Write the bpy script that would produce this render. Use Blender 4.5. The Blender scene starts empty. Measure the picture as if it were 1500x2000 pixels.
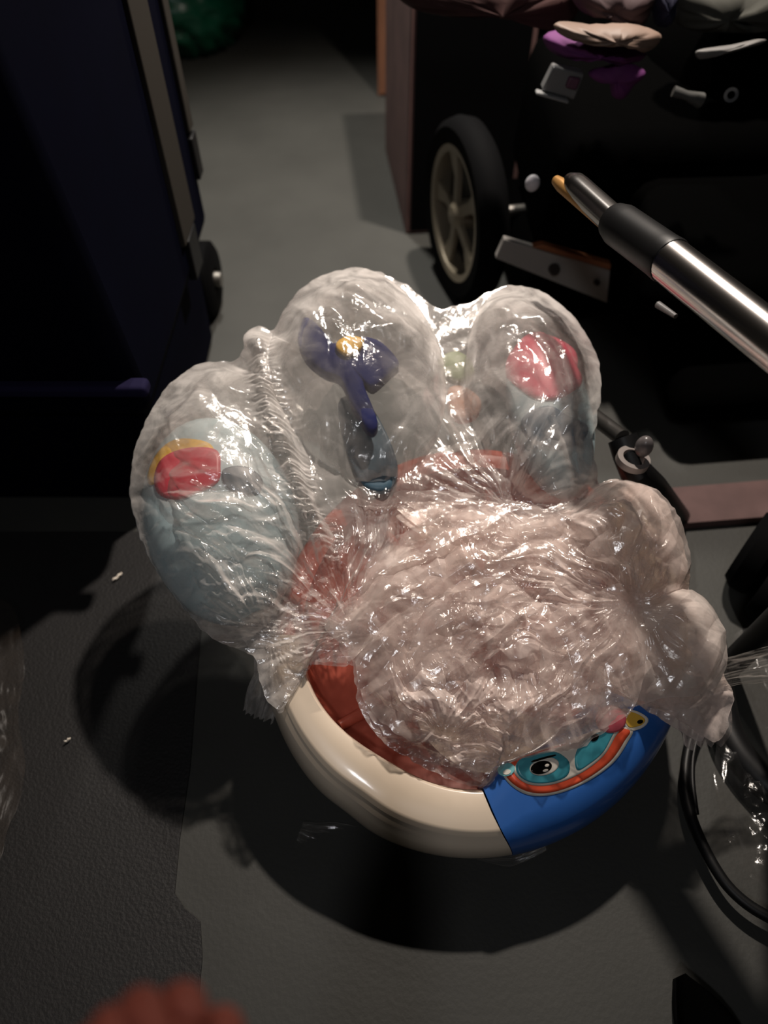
import bpy, bmesh, math, random
import numpy as np
from mathutils import Vector, Matrix
R = math.radians
random.seed(5)
SC = bpy.context.scene
COL = SC.collection

# ------------------------------------------------------------------ camera
H, PITCH, F = 1.2, R(50), 1400.0
cam_d = bpy.data.cameras.new('camera'); cam = bpy.data.objects.new('camera', cam_d); COL.objects.link(cam)
cam.location = (0, 0, H); cam.rotation_euler = (R(90) - PITCH, 0, 0)
cam_d.sensor_fit = 'VERTICAL'; cam_d.sensor_height = 36; cam_d.lens = 36 * F / 2000
cam_d.clip_start = .02; cam_d.clip_end = 60
cam_d.dof.use_dof = True; cam_d.dof.focus_distance = 1.02; cam_d.dof.aperture_fstop = 2.0
SC.camera = cam
# ------------------------------------------------------------------ world, lamps, exposure
wd = bpy.data.worlds.new('night'); SC.world = wd; wd.use_nodes = True
wd.node_tree.nodes['Background'].inputs[0].default_value = (.55, .6, .7, 1)
wd.node_tree.nodes['Background'].inputs[1].default_value = .004
def lamp(name, kind, loc, energy, col, size, aim=None, **kw):
    d = bpy.data.lights.new(name, kind); d.energy = energy; d.color = col
    if kind == 'AREA': d.shape = 'DISK'; d.size = size
    else: d.shadow_soft_size = size
    for k, v in kw.items(): setattr(d, k, v)
    o = bpy.data.objects.new(name, d); COL.objects.link(o); o.location = loc
    if aim: o.rotation_euler = (Vector(aim) - Vector(loc)).to_track_quat('-Z', 'Y').to_euler()
    return o
lamp('garage_lamp_light', 'SPOT', (.46, 1.95, 2.36), 265, (1, .89, .79), .045, (.16, 1.62, 0), spot_size=R(106), spot_blend=.8)
lamp('far_floor_fill_light', 'SPOT', (-.2, 2.7, 2.4), 200, (1, .95, .87), .06, (-.08, 2.2, 0), spot_size=R(76), spot_blend=.8)  # extra spot added to brighten the far floor
lamp('garage_fill_light', 'AREA', (-.35, -.9, 2.4), 6.6, (.95, .96, 1), .22, (.2, .5, 0))
SC.view_settings.view_transform = 'Standard'; SC.view_settings.look = 'None'
SC.view_settings.exposure = 0; SC.view_settings.gamma = 1; SC.view_settings.use_curve_mapping = False
SC.cycles.transparent_max_bounces = 24; SC.cycles.max_bounces = 8

# ------------------------------------------------------------------ pixel -> place helpers
FW = Vector((0, math.cos(PITCH), -math.sin(PITCH))); UP = Vector((0, math.sin(PITCH), math.cos(PITCH)))
CP = Vector((0, 0, H))
def ray(px, py): return Vector((1, 0, 0)) * ((px - 750) / F) + UP * (-(py - 1000) / F) + FW
def at_z(px, py, z=0.0): d = ray(px, py); return CP + d * ((z - H) / d.z)
def at_y(px, py, Y): d = ray(px, py); return CP + d * (Y / d.y)
def at_d(px, py, dist): d = ray(px, py).normalized(); return CP + d * dist
# toy frame
S = .92 * H / 1400 * 1.0           # metres per traced unit on the toy
TC = at_d(936, 1253, .92 * H)
g = R(20); TN = Vector((0, -math.sin(g), math.cos(g)))
def TP(px, py, h=0.0):
    d = ray(px, py); t = (TC - CP).dot(TN) / d.dot(TN)
    return CP + d * t + TN * (h * S)
def TPa(px, py, h):                 # vectorised
    dx = (px - 750) / F; dy = -(py - 1000) / F
    D = np.stack([dx, dy * UP.y + FW.y, dy * UP.z + FW.z], -1)
    n = np.array(TN); t = float((TC - CP).dot(TN)) / (D @ n)
    return np.array(CP) + D * t[..., None] + n * (np.asarray(h)[..., None] * S)

# ------------------------------------------------------------------ noise
def _h(ix, iy, seed):
    a = (ix.astype(np.int64) * 374761393 + iy.astype(np.int64) * 668265263 + seed * 1442695041) & 0x7fffffff
    a = ((a ^ (a >> 13)) * 1274126177) & 0x7fffffff
    return ((a ^ (a >> 16)) & 0xffff) / 65535.0 * 2 * math.pi
def pn(x, y, seed=0):
    x = np.asarray(x, float); y = np.asarray(y, float)
    x0 = np.floor(x); y0 = np.floor(y); fx = x - x0; fy = y - y0
    u = fx**3 * (fx * (fx * 6 - 15) + 10); v = fy**3 * (fy * (fy * 6 - 15) + 10)
    def gr(i, j):
        a = _h(x0 + i, y0 + j, seed); return np.cos(a) * (fx - i) + np.sin(a) * (fy - j)
    a = gr(0, 0) * (1 - u) + gr(1, 0) * u; b = gr(0, 1) * (1 - u) + gr(1, 1) * u
    return (a * (1 - v) + b * v) * 1.5
def tin(x, y, seed=0, warp=.3):
    # flat triangular facets with sharp creases, as in crumpled film
    x = np.asarray(x, float); y = np.asarray(y, float)
    wx = x + warp * pn(x * .6, y * .6, seed + 101); wy = y + warp * pn(x * .6 + 7, y * .6 + 3, seed + 102)
    x0 = np.floor(wx); y0 = np.floor(wy); fx = wx - x0; fy = wy - y0
    hh = lambda i, j: _h(x0 + i, y0 + j, seed + 5) / math.pi - 1
    a, b, c, d = hh(0, 0), hh(1, 0), hh(0, 1), hh(1, 1)
    t1 = np.where(fx > fy, a + (b - a) * fx + (d - b) * fy, a + (d - c) * fx + (c - a) * fy)
    t2 = np.where(fx + fy < 1, a + (b - a) * fx + (c - a) * fy, d + (c - d) * (1 - fx) + (b - d) * (1 - fy))
    return np.where(_h(x0, y0, seed + 6) > math.pi, t1, t2)
def ridge(x, y, seed=0): return 1 - np.abs(pn(x, y, seed)) * 2.2
def sst(a, b, x):
    t = np.clip((x - a) / (b - a), 0, 1); return t * t * (3 - 2 * t)

# ------------------------------------------------------------------ materials
def lin(c): return tuple((v / 255 / 12.92) if v / 255 <= .04045 else ((v / 255 + .055) / 1.055) ** 2.4 for v in c)
MATS = {}
def mat(name, rgb, rough=.5, metal=0, spec=.5, noise=0, nscale=20, bump=0, bscale=60, coat=0, mottled=None):
    if name in MATS: return MATS[name]
    m = bpy.data.materials.new(name); m.use_nodes = True; nt = m.node_tree; b = nt.nodes['Principled BSDF']
    c = lin(rgb); b.inputs['Base Color'].default_value = (*c, 1); b.inputs['Roughness'].default_value = rough
    b.inputs['Metallic'].default_value = metal; b.inputs['Specular IOR Level'].default_value = spec
    b.inputs['Coat Weight'].default_value = coat; b.inputs['Coat Roughness'].default_value = .08
    tc = nt.nodes.new('ShaderNodeTexCoord')
    if noise:
        n = nt.nodes.new('ShaderNodeTexNoise'); n.inputs['Scale'].default_value = nscale; n.inputs['Detail'].default_value = 6
        nt.links.new(tc.outputs['Object'], n.inputs['Vector'])
        r = nt.nodes.new('ShaderNodeValToRGB'); nt.links.new(n.outputs['Fac'], r.inputs['Fac'])
        r.color_ramp.elements[0].position = .3; r.color_ramp.elements[1].position = .7
        r.color_ramp.elements[0].color = (*[v * (1 - noise) for v in c], 1)
        c2 = lin(mottled) if mottled else [min(1, v * (1 + noise)) for v in c]
        r.color_ramp.elements[1].color = (*c2, 1)
        nt.links.new(r.outputs['Color'], b.inputs['Base Color'])
    if bump:
        n = nt.nodes.new('ShaderNodeTexNoise'); n.inputs['Scale'].default_value = bscale; n.inputs['Detail'].default_value = 4
        nt.links.new(tc.outputs['Object'], n.inputs['Vector'])
        bp = nt.nodes.new('ShaderNodeBump'); bp.inputs['Strength'].default_value = bump; bp.inputs['Distance'].default_value = .01
        nt.links.new(n.outputs['Fac'], bp.inputs['Height']); nt.links.new(bp.outputs['Normal'], b.inputs['Normal'])
    MATS[name] = m; return m
def film(name, tint, a0, a1, rough=.2, gl=.9, bump=.35, bscale=90, g0=.07, cl=(.6, 1.35), haze=False):
    m = bpy.data.materials.new(name); m.use_nodes = True; nt = m.node_tree; N = nt.nodes.new; L = nt.links.new
    for n in list(nt.nodes): nt.nodes.remove(n)
    out = N('ShaderNodeOutputMaterial'); tr = N('ShaderNodeBsdfTransparent'); tr.inputs[0].default_value = (.97, .96, .95, 1)
    di = N('ShaderNodeBsdfDiffuse'); tl = N('ShaderNodeBsdfTranslucent'); gs = N('ShaderNodeBsdfGlossy')
    c = (*lin(tint), 1); di.inputs[0].default_value = c; tl.inputs[0].default_value = c
    gs.inputs['Roughness'].default_value = rough; gs.inputs[0].default_value = (1, 1, 1, 1)
    tc = N('ShaderNodeTexCoord'); n = N('ShaderNodeTexNoise'); n.inputs['Scale'].default_value = bscale; n.inputs['Detail'].default_value = 5
    n.inputs['Distortion'].default_value = 1.2
    L(tc.outputs['Object'], n.inputs['Vector'])
    bp = N('ShaderNodeBump'); bp.inputs['Strength'].default_value = bump; bp.inputs['Distance'].default_value = .0015; L(n.outputs['Fac'], bp.inputs['Height'])
    for s in (di, tl, gs): L(bp.outputs['Normal'], s.inputs['Normal'])
    lw = N('ShaderNodeLayerWeight'); lw.inputs['Blend'].default_value = .5; L(bp.outputs['Normal'], lw.inputs['Normal'])
    pw = N('ShaderNodeMath'); pw.operation = 'POWER'; L(lw.outputs['Facing'], pw.inputs[0]); pw.inputs[1].default_value = 2.0
    mr = N('ShaderNodeMapRange'); L(pw.outputs[0], mr.inputs['Value']); mr.inputs['To Min'].default_value = a0; mr.inputs['To Max'].default_value = a1
    # cloudiness of the film varies a little over its surface
    n2 = N('ShaderNodeTexNoise'); n2.inputs['Scale'].default_value = 14; n2.inputs['Detail'].default_value = 4; n2.inputs['Distortion'].default_value = 2
    L(tc.outputs['Object'], n2.inputs['Vector'])
    m3 = N('ShaderNodeMapRange'); L(n2.outputs['Fac'], m3.inputs['Value']); m3.inputs['From Min'].default_value = .35; m3.inputs['From Max'].default_value = .65
    m3.inputs['To Min'].default_value = cl[0]; m3.inputs['To Max'].default_value = cl[1]
    mu = N('ShaderNodeMath'); mu.operation = 'MULTIPLY'; mu.use_clamp = True; L(mr.outputs[0], mu.inputs[0]); L(m3.outputs[0], mu.inputs[1])
    if haze:
        at = N('ShaderNodeAttribute'); at.attribute_name = 'haze'; mh = N('ShaderNodeMath'); mh.operation = 'MULTIPLY'; L(mu.outputs[0], mh.inputs[0]); L(at.outputs['Fac'], mh.inputs[1]); mu = mh
    dm = N('ShaderNodeMixShader'); dm.inputs[0].default_value = .25; L(di.outputs[0], dm.inputs[1]); L(tl.outputs[0], dm.inputs[2])
    m1 = N('ShaderNodeMixShader'); L(mu.outputs[0], m1.inputs[0]); L(tr.outputs[0], m1.inputs[1]); L(dm.outputs[0], m1.inputs[2])
    p5 = N('ShaderNodeMath'); p5.operation = 'POWER'; L(lw.outputs['Facing'], p5.inputs[0]); p5.inputs[1].default_value = 3.0
    m2r = N('ShaderNodeMapRange'); L(p5.outputs[0], m2r.inputs['Value']); m2r.inputs['To Min'].default_value = g0; m2r.inputs['To Max'].default_value = gl
    m2 = N('ShaderNodeMixShader'); L(m2r.outputs[0], m2.inputs[0]); L(m1.outputs[0], m2.inputs[1]); L(gs.outputs[0], m2.inputs[2])
    L(m2.outputs[0], out.inputs[0]); return m

# ------------------------------------------------------------------ object helpers
def loc_of(o):
    v = Vector((0, 0, 0))
    while o: v += o.location; o = o.parent
    return v
def tag(o, label, cat, group=None):
    o['label'] = label; o['category'] = cat
    if group: o['group'] = group
    return o
def thing(name, label, cat, loc, group=None):
    o = bpy.data.objects.new(name, None); o.empty_display_size = .05; COL.objects.link(o); o.location = loc
    return tag(o, label, cat, group)
def mk(name, vs, fs, m, parent=None, smooth=True, origin=None, label=None):
    """one mesh object; vs are world coordinates"""
    vs = np.asarray([tuple(v) for v in vs] if not isinstance(vs, np.ndarray) else vs, float)
    if parent: L = np.array(loc_of(parent)); o_loc = (0, 0, 0)
    elif origin is not None: L = np.array(origin); o_loc = tuple(origin)
    else:
        L = (vs.max(0) + vs.min(0)) / 2; L[2] = vs[:, 2].min(); o_loc = tuple(L)
    me = bpy.data.meshes.new(name); me.from_pydata((vs - L).tolist(), [], fs if isinstance(fs, list) else fs.tolist()); me.update()
    if smooth: me.polygons.foreach_set('use_smooth', [True] * len(me.polygons))
    if m: me.materials.append(m)
    o = bpy.data.objects.new(name, me); COL.objects.link(o); o.parent = parent; o.location = o_loc
    if label: o['label'] = label
    return o
def structure(o): o['kind'] = 'structure'; return o
class MB:
    def __init__(s): s.v = []; s.f = []
    def add(s, vs, fs):
        n = len(s.v); s.v += [tuple(v) for v in vs]; s.f += [[i + n for i in f] for f in fs]; return s
    def box(s, c, size, M=None, bev=0.0):
        bm = bmesh.new(); bmesh.ops.create_cube(bm, size=1)
        bmesh.ops.scale(bm, vec=size, verts=bm.verts)
        if bev: bmesh.ops.bevel(bm, geom=bm.edges[:], offset=bev, segments=3, affect='EDGES', profile=.5)
        if M: bmesh.ops.transform(bm, matrix=M, verts=bm.verts)
        bmesh.ops.translate(bm, vec=c, verts=bm.verts); s.bm(bm); return s
    def bm(s, bm):
        bm.verts.index_update(); s.add([v.co.copy() for v in bm.verts], [[v.index for v in f.verts] for f in bm.faces]); bm.free()
    def tube(s, pts, r, n=14, cap=True):
        pts = [Vector(p) for p in pts]; rs = r if isinstance(r, (list, tuple)) else [r] * len(pts)
        T = [(pts[min(i + 1, len(pts) - 1)] - pts[max(i - 1, 0)]).normalized() for i in range(len(pts))]
        a = T[0].orthogonal().normalized(); vs = []
        for i, p in enumerate(pts):
            a = (a - T[i] * a.dot(T[i])).normalized(); b = T[i].cross(a)
            for k in range(n):
                q = 2 * math.pi * k / n; vs.append(p + (a * math.cos(q) + b * math.sin(q)) * rs[i])
        fs = [[i * n + k, i * n + (k + 1) % n, (i + 1) * n + (k + 1) % n, (i + 1) * n + k] for i in range(len(pts) - 1) for k in range(n)]
        if cap: fs += [list(range(n))[::-1], [(len(pts) - 1) * n + k for k in range(n)]]
        return s.add(vs, fs)
    def lathe(s, c, axis, prof, n=40, closed=False):
        """prof: (radius, offset along axis)"""
        axis = Vector(axis).normalized(); a = axis.orthogonal().normalized(); b = axis.cross(a); c = Vector(c); vs = []
        for r, z in prof:
            for k in range(n):
                q = 2 * math.pi * k / n; vs.append(c + axis * z + (a * math.cos(q) + b * math.sin(q)) * max(r, 1e-5))
        m = len(prof); fs = []
        for i in range(m if closed else m - 1):
            j = (i + 1) % m
            for k in range(n): fs.append([i * n + k, i * n + (k + 1) % n, j * n + (k + 1) % n, j * n + k])
        return s.add(vs, fs)
    def ell(s, c, rad, M=None, seg=28, ring=16):
        bm = bmesh.new(); bmesh.ops.create_uvsphere(bm, u_segments=seg, v_segments=ring, radius=1)
        bmesh.ops.scale(bm, vec=rad, verts=bm.verts)
        if M: bmesh.ops.transform(bm, matrix=M, verts=bm.verts)
        bmesh.ops.translate(bm, vec=c, verts=bm.verts); s.bm(bm); return s
    def hexa(s, p):    # eight corners: bottom 4, top 4
        return s.add(p, [[3, 2, 1, 0], [4, 5, 6, 7], [0, 1, 5, 4], [1, 2, 6, 5], [2, 3, 7, 6], [3, 0, 4, 7]])
    def build(s, name, m, parent=None, smooth=True, bevel=0, label=None, **k):
        o = mk(name, s.v, s.f, m, parent, smooth, label=label, **k)
        if bevel:
            b = o.modifiers.new('b', 'BEVEL'); b.width = bevel; b.segments = 3; b.limit_method = 'ANGLE'
        if smooth: 
            try: o.data.set_sharp_from_angle(angle=R(40))
            except Exception: pass
        return o
def spline(P, n=8, closed=False):
    P = [np.array(p, float) for p in P]; out = []; m = len(P)
    for i in range(m if closed else m - 1):
        gp = lambda j: P[j % m] if closed else P[min(max(j, 0), m - 1)]
        p0, p1, p2, p3 = gp(i - 1), gp(i), gp(i + 1), gp(i + 2)
        for k in range(n):
            t = k / n; out.append(.5 * ((2 * p1) + (-p0 + p2) * t + (2 * p0 - 5 * p1 + 4 * p2 - p3) * t**2 + (-p0 + 3 * p1 - 3 * p2 + p3) * t**3))
    if not closed: out.append(P[-1])
    return out

# ------------------------------------------------------------------ room
fl = mk('floor', [(-3.2, -2, 0), (3.2, -2, 0), (3.2, 6.6, 0), (-3.2, 6.6, 0), (-3.2, -2, -.1), (3.2, -2, -.1), (3.2, 6.6, -.1), (-3.2, 6.6, -.1)],
        [[0, 1, 2, 3], [7, 6, 5, 4], [0, 4, 5, 1], [1, 5, 6, 2], [2, 6, 7, 3], [3, 7, 4, 0]],
        mat('concrete', (60, 60, 57), .62, spec=.35, noise=.13, nscale=3.5, bump=.08, bscale=120), smooth=False, origin=(0, 2.3, 0))
structure(fl)
wm = mat('wall_paint', (120, 116, 106), .8, noise=.1, nscale=3)
def slab(n, a, b):
    c = [(x + y) / 2 for x, y in zip(a, b)]; return structure(MB().box(c, [abs(y - x) for x, y in zip(a, b)]).build(n, wm, smooth=False))
slab('wall_back', (-3.2, 6.6, 0), (3.2, 6.75, 2.6)); slab('wall_front', (-3.2, -2.15, 0), (3.2, -2, 2.6))
slab('wall_left', (-3.35, -2.15, 0), (-3.2, 6.75, 2.6)); slab('wall_right', (3.2, -2.15, 0), (3.35, 6.75, 2.6))
slab('ceiling', (-3.35, -2.15, 2.6), (3.35, 6.75, 2.7))
# the shaded lamp that the light comes from (above the frame)
lt = thing('ceiling_lamp', 'shaded metal lamp hanging from the garage ceiling', 'lamp', (.46, 1.95, 2.6))
MB().lathe((.46, 1.95, 2.32), (0, 0, 1), [(.17, 0), (.165, .03), (.10, .12), (.05, .15), (.05, .2)], closed=False).build('lamp_shade', mat('lamp_metal', (60, 60, 60), .4, 1), lt)
MB().tube([(.46, 1.95, 2.5), (.46, 1.95, 2.6)], .01).build('cord', mat('cord_black', (15, 15, 15), .5), lt)

# ------------------------------------------------------------------ materials
M_white = mat('cream_plastic', (232, 214, 192), .28, coat=.5)
M_blue = mat('royal_blue_plastic', (48, 98, 172), .3, coat=.5)
M_sky = mat('pale_blue_plastic', (186, 208, 214), .35, noise=.05)
M_coral = mat('coral_plastic', (188, 92, 74), .4, noise=.06, nscale=6)
M_red = mat('red_print', (206, 62, 78), .4); M_yel = mat('yellow_print', (240, 190, 70), .4)
M_navy = mat('navy_plastic', (8, 24, 92), .7, spec=.15); M_teal = mat('teal_print', (70, 160, 176), .3)
M_orange = mat('orange_print', (232, 92, 60), .3); M_wp = mat('white_print', (235, 228, 215), .3)
M_blk = mat('black_print', (14, 12, 10), .15); M_green = mat('green_print', (150, 168, 120), .4)
M_black = mat('black_plastic', (16, 16, 17), .45, spec=.3); M_fab = mat('black_fabric', (3, 3, 3), .95, spec=.01, bump=.3, bscale=300)
M_rub = mat('rubber', (6, 6, 7), .8, spec=.06); M_chrome = mat('chrome', (230, 224, 220), .2, 1)
M_steel = mat('dull_steel', (150, 146, 140), .42, 1)

# ------------------------------------------------------------------ THE TOY
toy = thing('activity_seat', 'round baby activity seat with cream and blue rim and coral tray, wrapped in clear plastic', 'toy', tuple(at_z(936, 1431, 0)))
RC = (936, 1253)
PROF = [(0, -70), (0, -14), (.015, -4), (.05, 0), (.30, 0), (.52, 0), (.57, -2), (.63, -9), (.74, -14), (.82, -24), (.90, -44), (.965, -70), (1, -104), (.985, -130), (.9, -158), (.7, -176), (.3, -176), (.04, -150)]
def rim(name, a0, a1, rin, rout, m, label=None, dh=0, grow=0, crease=True):
    n = int(abs(a1 - a0) / 1.2) + 2; vs = []; P = PROF
    for i in range(n):
        a = a0 + (a1 - a0) * i / (n - 1); c, s = math.cos(R(a)), math.sin(R(a)); ri = rin(a)
        for k, (u, h) in enumerate(P):
            aa = a + 9.5 * math.exp(-((a - 79.2) / 16) ** 2) * (1 - u); c, s = math.cos(R(aa)), math.sin(R(aa))
            if not crease and k in (6, 7, 8): h = (-1, -4, -11)[k - 6]
            r = ri + (rout(a) - ri) * u + (grow if u > .5 else 0)
            vs.append(TP(RC[0] + r * c, RC[1] + r * s, h + dh + (grow * .5 if h > -60 else 0)))
    m_ = len(P); fs = [[i * m_ + k, i * m_ + (k + 1) % m_, (i + 1) * m_ + (k + 1) % m_, (i + 1) * m_ + k] for i in range(n - 1) for k in range(m_)]
    fs += [list(range(m_))[::-1], [(n - 1) * m_ + k for k in range(m_)]]
    o = mk(name, vs, fs, m, toy, label=label); o.data.set_sharp_from_angle(angle=R(50)); return o
rw = lambda a: 290 + 55 * float(sst(120, 175, a))
rb = lambda a: 240 + 46 * float(sst(70, 80, a)) + 30 * float(sst(40, 20, a))
RO = lambda a: 437
rim('rim_segment', 79.3, 182, rw, lambda a: 437 - 6 * math.exp(-((a - 128) / 7) ** 2), M_white, 'cream segment of the rim')
rim('rim_segment', 21, 79.0, rb, RO, M_blue, 'royal blue segment of the rim', grow=2, crease=False)
rim('rim_segment', -48, 20.7, lambda a: 300, lambda a: 440, M_white, 'cream segment of the rim under the film')
rim('rim_segment', -178, -48.5, lambda a: 350, lambda a: 420, M_coral, 'coral far segment of the rim', dh=-58)
# coral tray inside the rim
vs = []; prof = [(1.02, -30), (1.0, -52), (.93, -74), (.7, -100), (.45, -112), (.2, -104), (.06, -90), (.0, -88), (0, -140), (.5, -190), (1.0, -150)]
NA = 96
for u, h in prof:
    for k in range(NA):
        a = 2 * math.pi * k / NA; r = 345 * max(u, .004)
        vs.append(TP(RC[0] + r * math.cos(a), RC[1] + r * math.sin(a), h))
fs = [[i * NA + k, i * NA + (k + 1) % NA, (i + 1) * NA + (k + 1) % NA, (i + 1) * NA + k] for i in range(len(prof) - 1) for k in range(NA)]
mk('tray', vs, fs, M_coral, toy)
# moulded ribs across the tray
for a in (150, 190, 232, 275):
    c, s = math.cos(R(a)), math.sin(R(a))
    MB().tube([TP(RC[0] + r * c, RC[1] + r * s, h) for r, h in ((60, -86), (150, -100), (240, -92), (320, -66))], [.008, .011, .011, .008]).build('rib', M_coral, toy)
# pedestal down to the floor
bc = at_z(936, 1431, 0)
MB().lathe(bc, (0, 0, 1), [(.0, 0), (.19, 0), (.2, .012), (.17, .04), (.10, .07), (.09, .12), (.12, float(TC.z) - .115), (0, float(TC.z) - .115)], 48).build('pedestal', M_white, toy)

def ellh(cx, cy, rx, ry, hh, x, y, rot=0):
    c, s = math.cos(R(rot)), math.sin(R(rot)); dx, dy = x - cx, y - cy
    u = (dx * c + dy * s) / rx; v = (-dx * s + dy * c) / ry
    return hh * np.sqrt(np.clip(1 - u * u - v * v, 0, None))
PODS = {'L': (428, 1015, 152, 205, 95, -12), 'R': (1078, 805, 80, 165, 70, -14), 'T': (700, 760, 105, 150, 55, -30)}
def pod(name, key, m, label=None):
    cx, cy, rx, ry, hh, rot = PODS[key]; c, s = math.cos(R(rot)), math.sin(R(rot)); vs = []; NR, NS = 20, 48
    for i in range(NR + 1):
        th = math.pi * i / NR
        for k in range(NS):
            q = 2 * math.pi * k / NS; st = max(math.sin(th), .001) ** .8; u, v = rx * st * math.cos(q), ry * st * math.sin(q)
            vs.append(TP(cx + u * c - v * s, cy + u * s + v * c, (hh if th < math.pi / 2 else hh * .9) * math.cos(th) - 20))
    fs = [[i * NS + k, i * NS + (k + 1) % NS, (i + 1) * NS + (k + 1) % NS, (i + 1) * NS + k] for i in range(NR) for k in range(NS)]
    return mk(name, vs, fs, m, toy, label=label)
pl = pod('side_pod', 'L', M_sky, 'pale blue rounded pod on the left with red and yellow print')
pr = pod('side_pod', 'R', M_sky, 'pale blue rounded pod on the right with pink-red print')
# flat prints -------------------------------------------------------------
def patch(name, poly, hf, m, parent, thick=1.2, label=None, n=6, rings=8):
    P = np.array(spline(poly, n, True)); c = P.mean(0); K = len(P); vs = []
    for i in range(rings + 1):
        s = max(i / rings, .003); q = c + (P - c) * s
        vs.append(TPa(q[:, 0], q[:, 1], hf(q[:, 0], q[:, 1]) + thick))
    q = P; vs.append(TPa(q[:, 0], q[:, 1], hf(q[:, 0], q[:, 1]) - 1.0))
    fs = [[i * K + k, i * K + (k + 1) % K, (i + 1) * K + (k + 1) % K, (i + 1) * K + k] for i in range(rings + 1) for k in range(K)]
    return mk(name, np.concatenate(vs), fs, m, parent, label=label)
def podh(key):
    cx, cy, rx, ry, hh, rot = PODS[key]
    def f(x, y):
        c, s = math.cos(R(rot)), math.sin(R(rot)); dx, dy = x - cx, y - cy
        u = (dx * c + dy * s) / rx; v = (-dx * s + dy * c) / ry; r = np.clip(np.sqrt(u * u + v * v), 0, .995)
        th = np.arcsin(r ** (1 / .8)); return hh * np.cos(th) - 20
    return f
patch('print', [(300, 920), (318, 893), (350, 877), (390, 880), (425, 893), (432, 925), (380, 945), (330, 960), (306, 962), (296, 945)], podh('L'), M_yel, pl, label='yellow curved print')
patch('print', [(330, 915), (380, 900), (436, 905), (445, 940), (440, 970), (402, 990), (362, 1000), (326, 985), (315, 950)], podh('L'), M_red, pl, 3.2, label='red rounded print')
patch('print', [(450, 945), (490, 935), (520, 955), (515, 985), (480, 990), (455, 975)], podh('L'), mat('slate_print', (80, 96, 108), .4), pl, 3.2, label='slate print')
patch('print', [(995, 690), (1030, 655), (1080, 652), (1125, 680), (1130, 720), (1128, 765), (1085, 800), (1040, 800), (1005, 765), (990, 725)], lambda x, y: podh('R')(x, y), mat('pink_red_print', (206, 78, 100), .4), pr, 3, label='pink-red print')
patch('print', [(1015, 830), (1060, 815), (1100, 835), (1140, 850), (1120, 885), (1070, 890), (1030, 870)], podh('R'), mat('slate_blue', (74, 104, 124), .4), pr, 3, label='slate blue print')
# navy winged ornament with its yellow button
def slab_px(name, poly, h0, h1, m, parent, n=5, label=None, bulge=0, hf=None):
    P = np.array(spline(poly, n, True)); c = P.mean(0); K = len(P); vs = []
    for s, h in ((.003, h1 + bulge), (.5, h1 + bulge * .8), (.85, h1 + bulge * .35), (.97, h1), (1, h1 - (h1 - h0) * .15), (1, h0), (.003, h0)):
        q = c + (P - c) * s; vs.append(TPa(q[:, 0], q[:, 1], np.full(K, float(h))))
    fs = [[i * K + k, i * K + (k + 1) % K, (i + 1) * K + (k + 1) % K, (i + 1) * K + k] for i in range(6) for k in range(K)]
    return mk(name, np.concatenate(vs), fs, m, parent, label=label)
slab_px('ornament_post', [(660, 790), (720, 790), (775, 900), (760, 960), (700, 940)], -40, 10, mat('slate_post', (70, 96, 112), .4), toy)
orn = slab_px('ornament', [(602, 652), (625, 668), (640, 700), (668, 700), (700, 690), (728, 692), (752, 705), (778, 738), (762, 758), (730, 786), (712, 780), (738, 850), (722, 868), (690, 820), (668, 772), (636, 758), (604, 732), (588, 700), (592, 670)], 36, 66, M_navy, toy, label='navy wing-shaped ornament', bulge=6)
slab_px('button', [(662, 708), (684, 696), (712, 702), (704, 722), (682, 732), (664, 722)], 66, 80, M_yel, orn, label='yellow button', bulge=4)
slab_px('bead', [(862, 690), (890, 676), (918, 690), (928, 720), (900, 735), (872, 722)], -40, -18, M_green, toy, label='pale green bead', bulge=6)
slab_px('bead', [(876, 752), (905, 745), (940, 770), (936, 800), (905, 812), (880, 795)], -40, -18, mat('apricot', (206, 156, 130), .4), toy, label='apricot bead', bulge=6)

# face sticker on the blue rim segment
flat = lambda x, y: np.full(np.shape(x), 1.6)
stk = patch('sticker', [(982, 1500), (992, 1528), (1030, 1552), (1080, 1552), (1140, 1530), (1195, 1492), (1225, 1450), (1233, 1424), (1180, 1420), (1100, 1450), (1020, 1475)], flat, M_wp, toy, .6, label='face sticker on the blue rim')
patch('sticker_band', [(986, 1502), (998, 1528), (1034, 1547), (1080, 1547), (1138, 1525), (1190, 1488), (1219, 1447), (1228, 1426), (1180, 1424), (1100, 1453), (1020, 1478)], flat, M_orange, stk, 1.3)
patch('sticker_line', [(1003, 1500), (1012, 1520), (1038, 1533), (1078, 1532), (1130, 1512), (1176, 1478), (1200, 1440), (1206, 1426), (1170, 1426), (1100, 1455), (1030, 1478)], flat, M_wp, stk, 2.0)
patch('eye_patch', [(1007, 1500), (1016, 1518), (1040, 1529), (1076, 1528), (1104, 1517), (1112, 1500), (1106, 1482), (1080, 1468), (1040, 1474), (1014, 1484)], flat, M_teal, stk, 2.8)
patch('eye_patch', [(1127, 1504), (1150, 1492), (1176, 1470), (1194, 1438), (1198, 1426), (1170, 1430), (1136, 1450), (1122, 1478)], flat, M_teal, stk, 2.8)
e1 = lambda cx, cy, rx, ry, rot=-14: [(cx + rx * math.cos(a) * math.cos(R(rot)) - ry * math.sin(a) * math.sin(R(rot)), cy + rx * math.cos(a) * math.sin(R(rot)) + ry * math.sin(a) * math.cos(R(rot))) for a in [i * math.pi / 6 for i in range(12)]]
patch('eye_white', e1(1062, 1497, 29, 17), flat, M_wp, stk, 3.4); patch('pupil', e1(1056, 1499, 21, 12.5), flat, M_blk, stk, 4.2)
patch('eye_glint', e1(1067, 1495, 4.5, 3), flat, M_wp, stk, 5.0, n=2, rings=2); patch('eye_glint', e1(1064, 1505, 5.5, 2.6), flat, M_wp, stk, 5.0, n=2, rings=2)
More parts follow.
